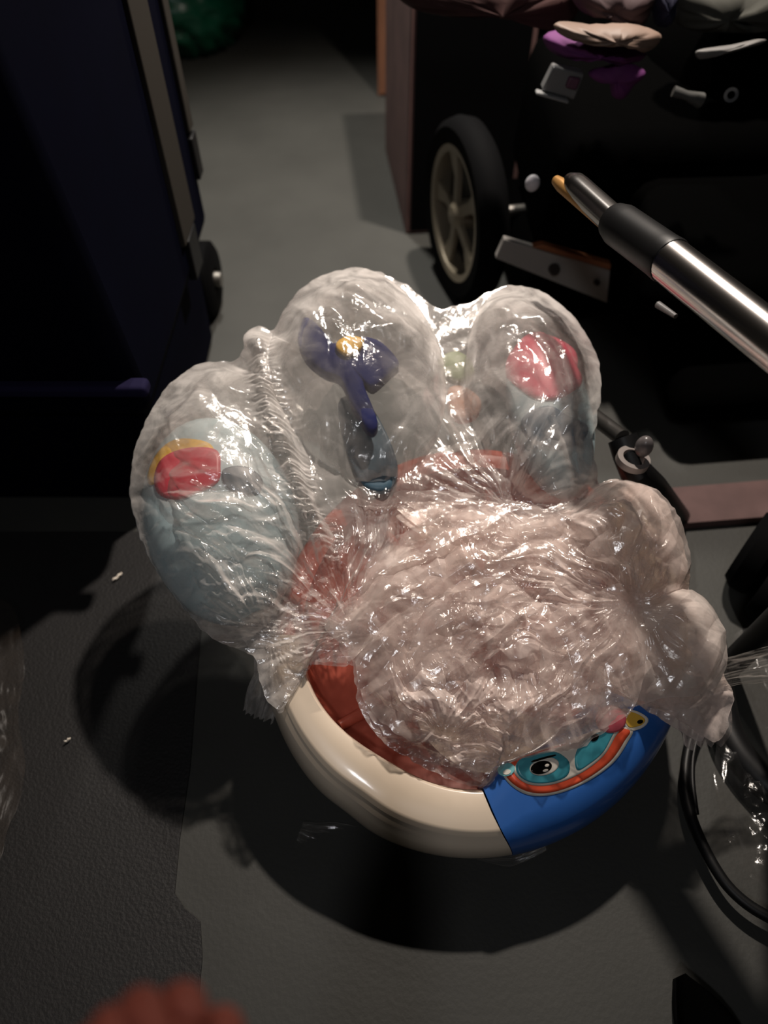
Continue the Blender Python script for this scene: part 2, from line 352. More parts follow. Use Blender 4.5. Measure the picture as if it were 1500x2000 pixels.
patch('brow_line', [(1038, 1486), (1060, 1479), (1082, 1474), (1082, 1477), (1060, 1483), (1040, 1489)], flat, M_blk, stk, 4.6)
patch('pupil', e1(1160, 1441, 9, 6, -40), flat, M_blk, stk, 4.2)
patch('sticker_swirl', e1(988, 1503, 17, 13), flat, mat('aqua_print', (130, 200, 205), .3), stk, 3.4)
patch('sticker_swirl', e1(989, 1508, 8, 5), flat, M_wp, stk, 4.2)
sty = patch('sticker', [(1212, 1387), (1240, 1388), (1264, 1402), (1262, 1415), (1246, 1425), (1225, 1425)], flat, M_wp, toy, .6, label='small yellow sticker at the rim edge')
patch('sticker_fill', [(1216, 1390), (1240, 1393), (1258, 1404), (1256, 1413), (1244, 1419), (1226, 1419)], flat, M_yel, sty, 1.3)
patch('sticker_dot', e1(1249, 1410, 6, 4), flat, M_blk, sty, 2.2, n=2); patch('sticker_dot', e1(1222, 1392, 5, 3.5), flat, M_red, sty, 2.2, n=2)
# round pinkish knob pressed against the film
slab_px('knob', e1(1192, 1405, 30, 27, 0), -6, 6, mat('rose_plastic', (214, 96, 108), .4), toy, label='rose pink knob beside the sticker', bulge=5)

# ------------------------------------------------------------------ THE BAG
bag = thing('plastic_bag', 'crumpled clear plastic bag wrapped over the baby activity seat', 'plastic bag', tuple(at_z(936, 1431, 0)))
def blob(x, y, cx, cy, rx, ry, p=2): return np.exp(-(((x - cx) / rx) ** 2 + ((y - cy) / ry) ** 2) ** (p / 2))
def star(poly, center, NS, NR, hf, m, name, curl=None, label=None, depth=150, smoothN=6, tail=10):
    P = np.array(spline(poly, smoothN, True)); K0 = len(P)
    # resample evenly
    Q = np.vstack([P, P[:1]]); L = np.r_[0, np.cumsum(np.hypot(*np.diff(Q, axis=0).T))]
    t = np.linspace(0, L[-1], NS, endpoint=False); P = np.stack([np.interp(t, L, Q[:, 0]), np.interp(t, L, Q[:, 1])], -1)
    P += np.stack([pn(t / 17, t * 0 + .5, 71), pn(t / 15, t * 0 + 3.5, 72)], -1) * 3.2
    C = np.array(center, float); rows = []
    for i in range(NR + 1):
        s = (i / NR) ** .85; s = max(s, .002); q = C + (P - C) * s; rows.append((q, hf(q[:, 0], q[:, 1], s)))
    vs = [TPa(q[:, 0], q[:, 1], h) for q, h in rows]
    if curl is not None:
        w = np.array([curl(x, y) for x, y in P]); w = np.convolve(np.r_[w[-6:], w, w[:6]], np.ones(13) / 13, 'valid')
        q0, h0 = rows[-1]
        for j in range(1, tail + 1):
            s = j / tail; sc = 1 - w * .30 * s * s - 0 * s
            q = C + (P - C) * sc[:, None]; h = h0 - w * depth * math.sin(s * math.pi / 2) + w * (6 * pn(q[:, 0] / 22, q[:, 1] / 22 + s, 5))
            vs.append(TPa(q[:, 0], q[:, 1], h))
    n = len(vs); V = np.concatenate(vs); k = np.arange(NS); k2 = (k + 1) % NS; HX = np.concatenate([q[:, 0] for q, _ in rows]); HY = np.concatenate([q[:, 1] for q, _ in rows])
    fs = np.concatenate([np.stack([i * NS + k, i * NS + k2, (i + 1) * NS + k2, (i + 1) * NS + k], -1) for i in range(n - 1)])
    o = mk(name, V, fs, m, bag, label=label)
    # film pressed flat on the ornament and the prints is clearer than where it is loose
    hz = 1.15 - .95 * np.clip(blob(HX, HY, 685, 730, 105, 70, 4) + blob(HX, HY, 720, 830, 50, 70, 4), 0, 1) - .75 * blob(HX, HY, 375, 940, 90, 70, 4) - .7 * blob(HX, HY, 1062, 725, 80, 85, 4) - .5 * blob(HX, HY, 660, 1120, 80, 130, 4)
    hz = np.clip(hz, .12, 1.2); full = np.ones(len(V)); full[:len(hz)] = hz
    o.data.attributes.new('haze', 'FLOAT', 'POINT').data.foreach_set('value', full.astype(np.float32)); return o
def fan(x, y, cx, cy, k, seed, fall=300, warp=.15):
    a = np.arctan2(y - cy, x - cx); r = np.hypot(x - cx, y - cy) + 1
    a = a + warp * pn(x / 110, y / 110, seed + 9)
    v = tin(a * k * .8, np.log(r) * 1.3 + seed, seed) * .65 + tin(a * k * 1.9, np.log(r) * 2.0, seed + 3) * .35
    return v * np.exp(-(r / fall) ** 2) * np.clip(r / 70, 0, 1)
def rot2(x, y, ang):
    c, s = math.cos(R(ang)), math.sin(R(ang)); return x * c + y * s, -x * s + y * c
def crumple(x, y, seed, sc=1.0):
    wx = x + 26 * pn(x / 120, y / 120, seed + 20); wy = y + 26 * pn(x / 120, y / 120, seed + 21)
    u, v_ = rot2(wx, wy, 25); v = 26 * tin(u / 150 / sc, v_ / 90 / sc, seed)
    u, v_ = rot2(wx, wy, -40); v += 9 * tin(u / 75 / sc, v_ / 45 / sc, seed + 1)
    m = np.clip(.5 + .9 * pn(x / 90, y / 90, seed + 33), 0, 1)
    u, v_ = rot2(wx, wy, 65); v += (.15 + m) * 4.0 * tin(u / 50, v_ / 26, seed + 2)
    u, v_ = rot2(wx, wy, 10); v += m * 1.0 * tin(u / 19, v_ / 13, seed + 3)
    return v
def streak(x, y, ang, lam, seed, stretch=6):
    u, v = rot2(x, y, ang); v = v + 14 * pn(x / 80, y / 80, seed + 7)
    return tin(u / (lam * stretch * .8), v / (lam * 1.3), seed, .3)
def smax(*a):
    k = 14.0; A = np.stack(a); m = A.max(0); return m + k * np.log(np.exp((A - m) / k).sum(0))
def hA(seed, lift=0):
    def f(x, y, s):
        L = ellh(425, 980, 178, 275, 125, x, y, -8) - 12
        T = ellh(700, 735, 165, 215, 120, x, y, -18) - 10
        Rr = ellh(1050, 775, 135, 220, 118, x, y, -14) - 12
        b = smax(L, T, Rr, np.full_like(x, 6.0)) + lift
        # ruffled fold running down between left pod and centre
        t = np.clip((y - 650) / 470, 0, 1); fx = 500 + 150 * t ** 1.3
        fold = np.exp(-((x - fx) / 26) ** 2) * ((y > 640) & (y < 1150)) * sst(640, 690, y) * sst(1160, 1050, y)
        b = b + 46 * fold + fold * 9 * ridge(x / 60, y / 11, seed + 30)
        w = crumple(x, y, seed) * (.45 + .3 * blob(x, y, 700, 640, 200, 130) + .2 * blob(x, y, 1000, 640, 160, 90))
        w = w + 15 * streak(x, y, 12, 22, seed + 40) * blob(x, y, 440, 1090, 190, 170, 4) + 7 * streak(x, y, -14, 10, seed + 41, 7) * blob(x, y, 440, 1100, 190, 150, 4)
        w = w + 8 * streak(x, y, 40, 16, seed + 44, 6) * blob(x, y, 720, 610, 170, 110, 4)
        w = w + 10 * streak(x, y, 66, 20, seed + 42, 7) * blob(x, y, 1060, 820, 160, 200, 4)
        w = w + 24 * fan(x, y, 690, 1230, 11, seed + 50, 480) + 14 * fan(x, y, 530, 1250, 9, seed + 53, 220)
        w = w + 16 * fan(x, y, 985, 990, 7, seed + 55, 260)
        edge = sst(1.0, .80, s) if np.isscalar(s) else s
        return b * (.5 + .5 * edge) + w * (.3 + .7 * edge)
    return f
outA = [(500, 1290), (455, 1265), (400, 1235), (340, 1160), (292, 1080), (264, 1000), (260, 930), (285, 850), (318, 790), (350, 745), (400, 715), (450, 710), (474, 695), (482, 660), (505, 640), (535, 648), (562, 604), (604, 562), (650, 542), (705, 530), (762, 545), (812, 575), (852, 606), (885, 600), (922, 594), (955, 573), (1000, 563), (1050, 572), (1092, 600), (1132, 642), (1160, 695), (1169, 765), (1158, 830), (1152, 880), (1164, 935), (1180, 1010), (1150, 1120), (1020, 1220), (880, 1300), (770, 1320), (690, 1300), (640, 1296), (600, 1300), (580, 1345), (545, 1385), (515, 1350)]
M_f1 = film('clear_film', (250, 243, 238), .24, .9, .13, .9, haze=True)
M_f2 = film('cloudy_film', (255, 238, 230), .38, .97, .15, .95, cl=(.3, 1.6))
M_f3 = film('thin_film', (240, 232, 224), .03, .5, .12, .9)
curlA = lambda x, y: 1.0 if (y < 960 or (x < 470 and y < 1260)) else (.0)
star(outA, (780, 960), 900, 260, hA(3), M_f1, 'film', curlA, label='film stretched over the pods')
# second, closer layer over the pods
inner = [(800 + (x - 800) * .93, 950 + (y - 950) * .94) for x, y in outA]
star(inner, (780, 960), 700, 180, hA(103, -16), M_f3, 'film', label='inner layer of film')

outB = [(640, 1225), (700, 1170), (722, 1100), (790, 1050), (845, 1010), (768, 990), (870, 982), (960, 985), (1015, 1010), (1100, 980), (1160, 950), (1200, 940), (1242, 960), (1283, 1010), (1322, 1070), (1336, 1130), (1342, 1175), (1376, 1200), (1390, 1260), (1396, 1300), (1426, 1365), (1402, 1450), (1345, 1412), (1290, 1385), (1225, 1378), (1226, 1398), (1170, 1435), (1130, 1462), (1060, 1472), (1010, 1484), (975, 1500), (950, 1535), (880, 1522), (800, 1482), (742, 1442), (702, 1382), (690, 1300), (668, 1262)]
def hB(seed, top=48, amp=1.0):
    def f(x, y, s):
        b = top * blob(x, y, 960, 1210, 290, 230, 4) + 14
        b = smax(b, ellh(1225, 1075, 122, 140, 105, x, y, -25) - 5, ellh(1300, 1275, 104, 118, 82, x, y, -20) - 2)
        w = crumple(x, y, seed) * .95
        w = w + 16 * fan(x, y, 1215, 1190, 8, seed + 50, 420, .3) + 22 * fan(x, y, 1000, 1490, 7, seed + 52, 300, .3) + 20 * fan(x, y, 860, 1440, 6, seed + 54, 360, .3)
        # long arching folds
        r = np.hypot(x - 960, (y - 1280) * 1.1) + 30 * pn(x / 90, y / 90, seed + 8)
        w = w + 12 * tin(r / 38, np.arctan2(y - 1280, x - 960) * 1.3, seed + 60) * blob(x, y, 900, 1130, 330, 220, 4)
        w = w - 5 * np.exp(-((x - 1225 + 8 * np.sin(y / 40)) / 12) ** 2) * sst(1090, 1160, y) * sst(1420, 1330, y)
        e = np.maximum(sst(1.0, .78, s), .75 * sst(1200, 1260, x) * sst(1400, 1350, y))
        wr = blob(x, y, 1310, 1270, 110, 150, 4)
        return b * (.28 + .72 * e) + amp * w * (.12 + .88 * e) * (1 - .55 * wr)
    return f
curlB = lambda x, y: 1.0 if (x > 1235 and y < 1320) else 0.0
star(outB, (1010, 1240), 900, 260, hB(7), M_f2, 'film', curlB, label='bunched cloudy film over the tray', depth=120)
outB2 = [(1010 + (x - 1010) * (.95 + .05 * math.sin(i * 1.7)), 1240 + (y - 1240) * (.94 + .05 * math.cos(i * 2.1))) for i, (x, y) in enumerate(outB)]
star(outB2, (1010, 1240), 700, 180, hB(31, 40, 1.0), M_f2, 'film', label='lower bunched layer of film')
def hF(seed, base, gx, gy, cx, cy, amp=.55, dirs=(30, 16)):
    def f(x, y, s):
        h = base + gx * (x - cx) / 100 + gy * (y - cy) / 100
        return h + amp * crumple(x, y, seed) + 9 * streak(x, y, dirs[0], dirs[1], seed + 5, 7) + 5 * pn(x / 30, y / 30, seed + 8) * sst(.8, 1, s)
    return f
M_f4 = film('flap_film', (255, 238, 230), .24, .92, .13, .95, cl=(.5, 1.4))
FL = [([(700, 1150), (760, 1080), (850, 1020), (768, 990), (870, 984), (1000, 1000), (1120, 1050), (1215, 1150), (1228, 1215), (1120, 1150), (1000, 1105), (880, 1110), (790, 1150), (735, 1200)], 62, -4, -10, -28),
      ([(636, 1228), (700, 1170), (790, 1105), (900, 1085), (1000, 1100), (960, 1150), (850, 1185), (800, 1240), (720, 1265), (684, 1300), (662, 1262)], 62, 8, 2, -30),
      ([(698, 1290), (760, 1225), (850, 1180), (960, 1170), (1015, 1195), (985, 1262), (905, 1335), (850, 1420), (815, 1452), (760, 1425), (712, 1372)], 62, 6, -12, -42),
      ([(1045, 1235), (1120, 1185), (1212, 1160), (1236, 1240), (1232, 1330), (1214, 1392), (1150, 1432), (1062, 1470), (1010, 1440), (1035, 1340)], 66, -6, -12, 78),
      ([(880, 1440), (960, 1330), (1050, 1270), (1130, 1290), (1100, 1360), (1040, 1420), (985, 1495), (950, 1530), (900, 1500)], 36, 0, -16, -50)]
for i, (pg, base, gx, gy, dr) in enumerate(FL):
    cc = np.mean(pg, 0)
    star(pg, tuple(cc), 420, 110, hF(57 + 9 * i, base, gx, gy, cc[0], cc[1], .4, (dr, 18)), M_f4, 'film_flap', label=['long arching flap of film across the top of the bunch', 'pointed flap of film at the left of the bunch', 'leaf-shaped flap of film in the middle of the bunch', 'pleated flap of film above the face sticker', 'small flap of film beside the sticker'][i])
def hL(x, y, s): return smax(ellh(1298, 1272, 116, 130, 92, x, y, -20) + 2, np.full_like(x, 6.)) + .28 * crumple(x, y, 88) + 7 * streak(x, y, -55, 20, 89, 5) + 5 * fan(x, y, 1210, 1200, 7, 92, 300)
star([(1218, 1205), (1255, 1168), (1325, 1162), (1376, 1203), (1391, 1262), (1392, 1325), (1350, 1362), (1280, 1368), (1216, 1378), (1228, 1290)], (1300, 1270), 420, 110, hL, film('bright_film', (255, 242, 234), .5, .97, .16, .9, cl=(.8, 1.3)), 'film_flap', label='smooth whitish film bulging over the cream rim at the right')
def hU(x, y, s): return smax(ellh(1225, 1075, 118, 134, 108, x, y, -25), np.full_like(x, 10.)) + .35 * crumple(x, y, 188) + 9 * streak(x, y, -58, 20, 189, 5)
star([(1150, 975), (1200, 945), (1242, 962), (1283, 1012), (1320, 1072), (1334, 1130), (1322, 1175), (1250, 1180), (1170, 1160), (1120, 1080)], (1225, 1070), 420, 110, hU, M_f4, 'film_flap', label='greyish film bulging above the right end of the rim')
# loose tongues of film hanging outside the seat: strips along a path
def strip(pts, wid, m, name='film_tail', label=None, amp=.012, seed=1, n=60, k=26):
    P = np.array(spline([tuple(p) for p in pts], 12)); L = np.r_[0, np.cumsum(np.linalg.norm(np.diff(P, axis=0), axis=1))]
    t = np.linspace(0, L[-1], n); P = np.stack([np.interp(t, L, P[:, i]) for i in range(3)], -1); T = np.gradient(P, axis=0); T /= np.linalg.norm(T, axis=1)[:, None]
    nrm = np.array(TN); side = np.cross(T, nrm); side /= np.linalg.norm(side, axis=1)[:, None]; up = np.cross(side, T)
    W = np.interp(np.linspace(0, 1, n), np.linspace(0, 1, len(wid)), wid); vs = []
    for j in range(k):
        s = j / (k - 1) - .5; h = amp * (ridge(t * 6 + seed, np.full(n, s * 7), seed) + .5 * ridge(t * 14, np.full(n, s * 16.), seed + 4))
        edge = 1 + .12 * pn(t * 30, t * 0 + s, seed + 2)
        vs.append(P + side * (W * s * edge)[:, None] + up * h[:, None])
    V = np.concatenate(vs); a = np.arange(n - 1); fs = np.concatenate([np.stack([j * n + a, j * n + a + 1, (j + 1) * n + a + 1, (j + 1) * n + a], -1) for j in range(k - 1)])
    o = mk(name, V, fs, m, bag, label=label); o.data.attributes.new('haze', 'FLOAT', 'POINT').data.foreach_set('value', np.ones(len(V), np.float32)); return o
strip([TP(1330, 1330, 30), TP(1400, 1318, 10), TP(1460, 1305, 0), TP(1560, 1290, -20), TP(1680, 1300, -90), TP(1760, 1330, -220)], [.05, .04, .055, .07, .08, .09], M_f3, label='stretched tail of film at the right')
strip([TP(1330, 1350, 10), TP(1380, 1400, -20), TP(1395, 1450, -60)], [.07, .085, .05], M_f2, label='film flap beside the blue rim')
strip([TP(560, 1270, 0), TP(515, 1330, -60), TP(490, 1385, -110)], [.10, .055, .05], M_f1, label='film flap at the cream rim')
strip([TP(560, 1640, -210), TP(680, 1690, -225), TP(730, 1745, -235), TP(790, 1700, -225)], [.03, .07, .08, .02], M_f3, label='film corner hanging below the rim', amp=.006)
strip([TP(950, 1690, -150), TP(1030, 1690, -160), TP(1100, 1668, -150)], [.01, .03, .012], M_f3, label='film edge under the blue rim', amp=.004)
# film stretched across the cream rim
def hC(x, y, s): return 8 + 3 * streak(x, y, 10, 8, 90, 8) + 4 * streak(x, y, -8, 14, 91, 6) - 90 * sst(560, 480, x) * sst(1250, 1330, y) * .4
star([(470, 1215), (540, 1190), (620, 1180), (690, 1190), (700, 1240), (680, 1300), (640, 1300), (600, 1300), (585, 1330), (565, 1370), (545, 1395), (520, 1340), (500, 1290)], (590, 1250), 260, 90, hC, M_f1, 'film', label='film stretched over the end of the cream rim')

# ------------------------------------------------------------------ LEFT: blue wheeled bin
bn = thing('wheeled_bin', 'tall navy blue wheeled bin with two grey side strips', 'bin', tuple(at_z(200, 820, 0)))
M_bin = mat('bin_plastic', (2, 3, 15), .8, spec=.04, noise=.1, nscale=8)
M_bin_lit = mat('bin_lit_edge', (30, 27, 52), .8, spec=.05)  # bin plastic made lighter, light on the ledge put into its colour
# right side wall runs nearly along y; corners on the floor and flared top
A = at_z(300, 905, 0); B = at_z(432, 640, 0); A = Vector((-.415, 1.00, 0)); B = Vector((-.425, 1.67, 0))
def binpt(a, b, z):     # a: 0 near .. 1 far along the right side ; b: outwards left 0..1
    fl_ = .13 * z / 1.05
    x = (A.x + (B.x - A.x) * a) - fl_ * .25; y = (A.y + (B.y - A.y) * a) + (fl_ * .7 if a > .5 else -fl_ * .7)
    return Vector((x - b * (.62 + 2 * fl_ * .3), y, z))
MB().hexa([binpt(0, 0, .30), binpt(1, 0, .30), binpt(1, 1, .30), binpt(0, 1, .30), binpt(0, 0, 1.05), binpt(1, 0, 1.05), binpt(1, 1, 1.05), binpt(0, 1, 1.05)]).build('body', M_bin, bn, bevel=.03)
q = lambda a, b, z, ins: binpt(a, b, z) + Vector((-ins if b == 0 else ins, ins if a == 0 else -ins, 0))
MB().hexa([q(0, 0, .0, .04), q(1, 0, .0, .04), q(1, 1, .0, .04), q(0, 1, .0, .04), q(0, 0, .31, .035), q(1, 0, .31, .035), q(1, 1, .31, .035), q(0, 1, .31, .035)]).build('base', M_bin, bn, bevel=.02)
MB().hexa([binpt(-.03, -.03, .375), binpt(.02, -.03, .375), binpt(.02, 1.03, .375), binpt(-.03, 1.03, .375), binpt(-.03, -.03, .40), binpt(.02, -.03, .40), binpt(.02, 1.03, .40), binpt(-.03, 1.03, .40)]).build('lower_rim', M_bin_lit, bn, bevel=.008)
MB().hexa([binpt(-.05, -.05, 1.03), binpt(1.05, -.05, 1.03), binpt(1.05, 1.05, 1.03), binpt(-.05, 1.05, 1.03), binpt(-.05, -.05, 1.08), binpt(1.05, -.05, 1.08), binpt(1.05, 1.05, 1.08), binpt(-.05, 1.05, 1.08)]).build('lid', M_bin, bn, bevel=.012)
M_gs = mat('bin_strip_grey', (44, 41, 37), .8, spec=.1)
def sstrip(name, a0, a1, z0, z1, pr, m):
    pts = [binpt(a0, 0, z0), binpt(a1, 0, z0), binpt(a1, 0, z1), binpt(a0, 0, z1)]
    off = Vector((pr, 0, 0)); MB().hexa([p - Vector((.006, 0, 0)) for p in pts] + [p + off for p in pts]).build(name, m, bn, bevel=.003)
sstrip('side_strip',   .57, .76, .39, 1.0, .010, M_gs); sstrip('side_strip', .93, 1.0, .52, 1.0, .010, M_gs)
sstrip('recess_pad', .61, .73, .30, .39, .012, M_black); sstrip('recess_pad', .93, 1.0, .42, .51, .012, M_black)
wc = Vector((-.43, 1.69, .10)); wc = Vector((at_y(428, 540, 1.78).x - .035, 1.76, .10))
w = MB().lathe(wc, (1, 0, 0), [(.03, -.03), (.085, -.03), (.1, -.02), (.1, .02), (.085, .03), (.03, .03)], 36, closed=True).build('wheel', M_rub, bn)
MB().lathe(wc, (1, 0, 0), [(.0, .045), (.02, .045), (.022, .0), (0, 0)], 20).build('hub', M_steel, w)
MB().tube([wc + Vector((-.6, 0, 0)), wc], .012).build('axle', M_steel, bn)

# added dark sheet standing in for the shade on the left floor
def floor_slab(name, poly, m, label, cat, th=.006, z0=0.0):
    P = [at_z(x, y, z0) for x, y in poly]; n = len(P)
    vs = [Vector((p.x, p.y, z0 + .0006)) for p in P] + [Vector((p.x, p.y, z0 + th)) for p in P]
    o = mk(name, vs, [list(range(n))[::-1], list(range(n, 2 * n))] + [[i, (i + 1) % n, n + (i + 1) % n, n + i] for i in range(n)], m, None, False)
    return tag(o, label, cat)
floor_slab('floor_shade_sheet', [(398, 1180), (385, 1330), (372, 1500), (352, 1640), (342, 1745), (362, 1775), (392, 1800), (396, 1870), (388, 1960), (380, 2100), (-500, 2100), (-420, 1040), (398, 1040)],
           mat('floor_shade_dark', (33, 32, 32), .6, spec=.35, noise=.12, nscale=5, bump=.2, bscale=200), 'dark sheet added as shade on the floor in front of the blue bin', 'shade sheet', .004)
def glint(px, py, ang, l, w_, label, z=.007):  # pale sliver modelled in place of a glint
    c = at_z(px, py, z); M = Matrix.Rotation(R(ang), 4, 'Z'); vs = []
    for i in range(7):
        for j in range(3):
            u = i / 6 - .5; v = Vector((u * l, (j - 1) * w_ * (1 - (2 * u) ** 2 * .8), .004 * (1 - abs(j - 1)) + .002 * math.sin(i * 2) + .003)); vs.append(c + M @ v)
    fs = [[i * 3 + j, i * 3 + j + 1, (i + 1) * 3 + j + 1, (i + 1) * 3 + j] for i in range(6) for j in range(2)]
    tag(mk('glint_sliver', vs, fs, mat('glint_pale', (225, 215, 200), .2)), label, 'glint')
glint(230, 1128, 52, .024, .003, 'thin pale sliver standing in for a glint on the dark sheet, the one nearer the blue bin')
glint(133, 1447, 42, .012, .002, 'smaller sliver standing in for a glint on the dark sheet, nearer the left hand')
# dim film added in place of a brownish reflection at the left edge
def loose_sheet(name, poly, label, zf, m, seed, cat='plastic sheet', res=40):
    P = np.array(spline(poly, 5, True)); c = P.mean(0); K = len(P); vs = []; rings = 24
    for i in range(rings + 1):
        s = max(i / rings, .004); qq = c + (P - c) * s
        for x, y in qq:
            p = at_z(x, y, 0); p.z = zf(x, y) + .006 * float(ridge(x / 70, y / 90, seed)) + .003 * float(ridge(x / 17, y / 30, seed + 1)); vs.append(p)
    fs = [[i * K + k, i * K + (k + 1) % K, (i + 1) * K + (k + 1) % K, (i + 1) * K + k] for i in range(rings) for k in range(K)]
    return tag(mk(name, vs, fs, m), label, cat)
loose_sheet('plastic_sheet', [(-120, 1210), (20, 1190), (55, 1260), (62, 1340), (50, 1420), (65, 1520), (30, 1640), (0, 1700), (-120, 1650)], 'dim film sheet standing in for a brownish reflection at the left edge', lambda x, y: .03, film('reflection_film', (120, 105, 92), .08, .3, .4, .1, g0=.01), 11)

# ------------------------------------------------------------------ green bag
def lumpy(c, rad, seed, amp=.12, n=4.0, seg=64, ring=40, flat=True, M=None):
    vs = []; fs = []
    for i in range(ring + 1):
        th = math.pi * i / ring
        for k in range(seg):
            a = 2 * math.pi * k / seg; d = Vector((math.sin(th) * math.cos(a), math.sin(th) * math.sin(a), math.cos(th)))
            r = 1 + amp * float(ridge(d.x * n + seed, d.y * n + d.z * n, seed)) + amp * .4 * float(ridge(d.x * n * 2.7, d.y * n * 2.7 - d.z * n * 2, seed + 1))
            p = Vector((d.x * rad[0], d.y * rad[1], d.z * rad[2])) * r
            if M: p = M @ p
            p = Vector(c) + p
            if flat: p.z = max(p.z, .003)
            vs.append(p)
    for i in range(ring):
        for k in range(seg): fs.append([i * seg + k, i * seg + (k + 1) % seg, (i + 1) * seg + (k + 1) % seg, (i + 1) * seg + k])
    return vs, fs
gp = at_z(405, 85, 0)
v, f = lumpy((gp.x - .12, gp.y + .02, .17), (.30, .30, .24), 4, .1)
gb = mk('rubbish_bag', v, f, mat('green_polythene', (16, 92, 66), .3, spec=.6, bump=.3, bscale=25)); tag(gb, 'dark green plastic rubbish bag on the floor behind the blue bin', 'bag')

# ------------------------------------------------------------------ boxes right of the aisle
M_card = mat('cardboard', (122, 80, 56), .85, noise=.12, nscale=7); M_card2 = mat('pinkish_cardboard', (112, 84, 80), .85, noise=.2, nscale=9)
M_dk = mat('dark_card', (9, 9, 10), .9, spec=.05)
def carton(name, x0, x1, y0, y1, hh, m, m2, label):
    t = thing(name, label, 'box', ((x0 + x1) / 2, (y0 + y1) / 2, 0))
    MB().box(((x0 + x1) / 2, (y0 + y1) / 2, hh / 2 + .002), (x1 - x0, y1 - y0, hh), bev=.004).build('carton', m, t, smooth=False)
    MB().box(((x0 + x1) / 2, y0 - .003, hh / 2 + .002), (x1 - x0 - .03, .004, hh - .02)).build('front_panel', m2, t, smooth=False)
    MB().box(((x0 + x1) / 2, (y0 + y1) / 2, hh + .004), (.05, y1 - y0, .002)).build('tape', mat('tape', (130, 110, 80), .3), t, smooth=False)
    return t
b1 = at_z(738, 188, 0); b2 = at_z(772, 452, 0)
carton('cardboard_box', b1.x, b1.x + .2, b1.y, b1.y + .45, .95, M_card, M_card, 'tall tan cardboard box standing behind the spoked wheel')
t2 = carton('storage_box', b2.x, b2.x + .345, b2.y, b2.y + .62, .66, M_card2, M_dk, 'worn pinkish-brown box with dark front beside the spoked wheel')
t2.rotation_euler.z = R(6)

# ------------------------------------------------------------------ PRAM with spoked wheels
wz = at_z(893, 568, 0); WY = wz.y
top = at_y(900, 236, WY).z; WR = top / 2
axd = Vector((-math.cos(R(16)), -math.sin(R(16)), 0)).normalized()
pram = thing('pushchair', 'large black pushchair with silver spoked wheel, dark seat and chrome handle tube', 'pushchair', (wz.x + .5, WY + .1, 0))
def wheel(c, r, ax, parent, rimm, hub=True, wdt=.035, n=5):
    u = r / .25
    o = MB().lathe(c, ax, [(r * .74, -wdt), (r * .9, -wdt * 1.15), (r * .97, -wdt * .8), (r, 0), (r * .97, wdt * .8), (r * .9, wdt * 1.15), (r * .74, wdt), (r * .72, 0)], 56, closed=True).build('wheel', M_rub, parent)
    ax = Vector(ax).normalized(); e1_ = ax.orthogonal().normalized(); e1_ = Vector((0, 0, 1)) - ax * ax.z; e1_.normalize(); e2_ = ax.cross(e1_)
    MB().lathe(c, ax, [(r * .66, wdt * .9), (r * .735, wdt * 1.0), (r * .74, wdt * .6), (r * .74, -wdt * .8), (r * .70, -wdt * .8), (r * .65, wdt * .3)], 56, closed=True).build('wheel_rim', rimm, o)
    MB().lathe(c, ax, [(0, wdt * 1.1), (r * .10, wdt * 1.05), (r * .15, wdt * .7), (r * .16, -wdt * .6), (0, -wdt * .6)], 28).build('hub', rimm, o)
    MB().lathe(c, ax, [(0, -wdt * .55), (r * .70, -wdt * .55), (r * .70, -wdt * .75), (0, -wdt * .75)], 40).build('back_disc', mat('wheel_disc', (58, 54, 48), .6), o)
    for k in range(n):
        a = R(18 + 72 * k); d = e1_ * math.cos(a) + e2_ * math.sin(a); p = ax.cross(d)
        vs = []
        for t_, hw, hz in ((.1, .055, .75), (.4, .06, .55), (.69, .12, .75)):
            for sgn in (-1, 1):
                for zz in (hz - .35, hz): vs.append(c + d * (r * t_) + p * (sgn * hw * r) + ax * (wdt * zz))
        fs = []
        for i in (0, 4): fs += [[i, i + 4, i + 5, i + 1], [i + 2, i + 3, i + 7, i + 6], [i + 1, i + 5, i + 7, i + 3], [i, i + 2, i + 6, i + 4]]
        mk('spoke', vs, fs, rimm, o, smooth=False)
    return o
M_rimm = mat('silver_wheel_paint', (146, 135, 116), .45, .3)
wc1 = Vector((wz.x, WY, WR)); wheel(wc1, WR, axd, pram, M_rimm)
wheel(wc1 + Vector((.62, .1, 0)), WR, axd, pram, M_rimm)
MB().tube([wc1 + Vector((.02, 0, 0)), wc1 + Vector((.62, .1, 0))], .014).build('axle', M_steel, pram)
# seat tub, footmuff and basket
def roundbox(name, c, size, rot, m, bev=.05, parent=pram, label=None):
    return MB().box(c, size, Matrix.Rotation(R(rot[2]), 4, 'Z') @ Matrix.Rotation(R(rot[0]), 4, 'X') @ Matrix.Rotation(R(rot[1]), 4, 'Y'), bev).build(name, m, parent, label=label)
roundbox('seat_tub', wc1 + Vector((.40, -.02, .18)), (.50, .50, .36), (12, 0, 4), M_fab, .07)
roundbox('seat_back', wc1 + Vector((.50, .42, .30)), (.56, .16, .62), (-24, 0, 4), M_fab, .06)
roundbox('basket', wc1 + Vector((.36, 0, -.08)), (.46, .5, .16), (0, 0, 4), M_fab, .04)
# folded hood
MB().ell(wc1 + Vector((.72, .15, .33)), (.36, .36, .28)).build('hood', M_fab, pram)
# apron hanging towards the camera
roundbox('leg_apron', wc1 + Vector((.58, -.34, .08)), (.50, .34, .22), (28, 0, 6), M_fab, .06)
roundbox('leg_apron', wc1 + Vector((.64, -.52, -.10)), (.44, .26, .10), (14, 0, 6), M_fab, .045)
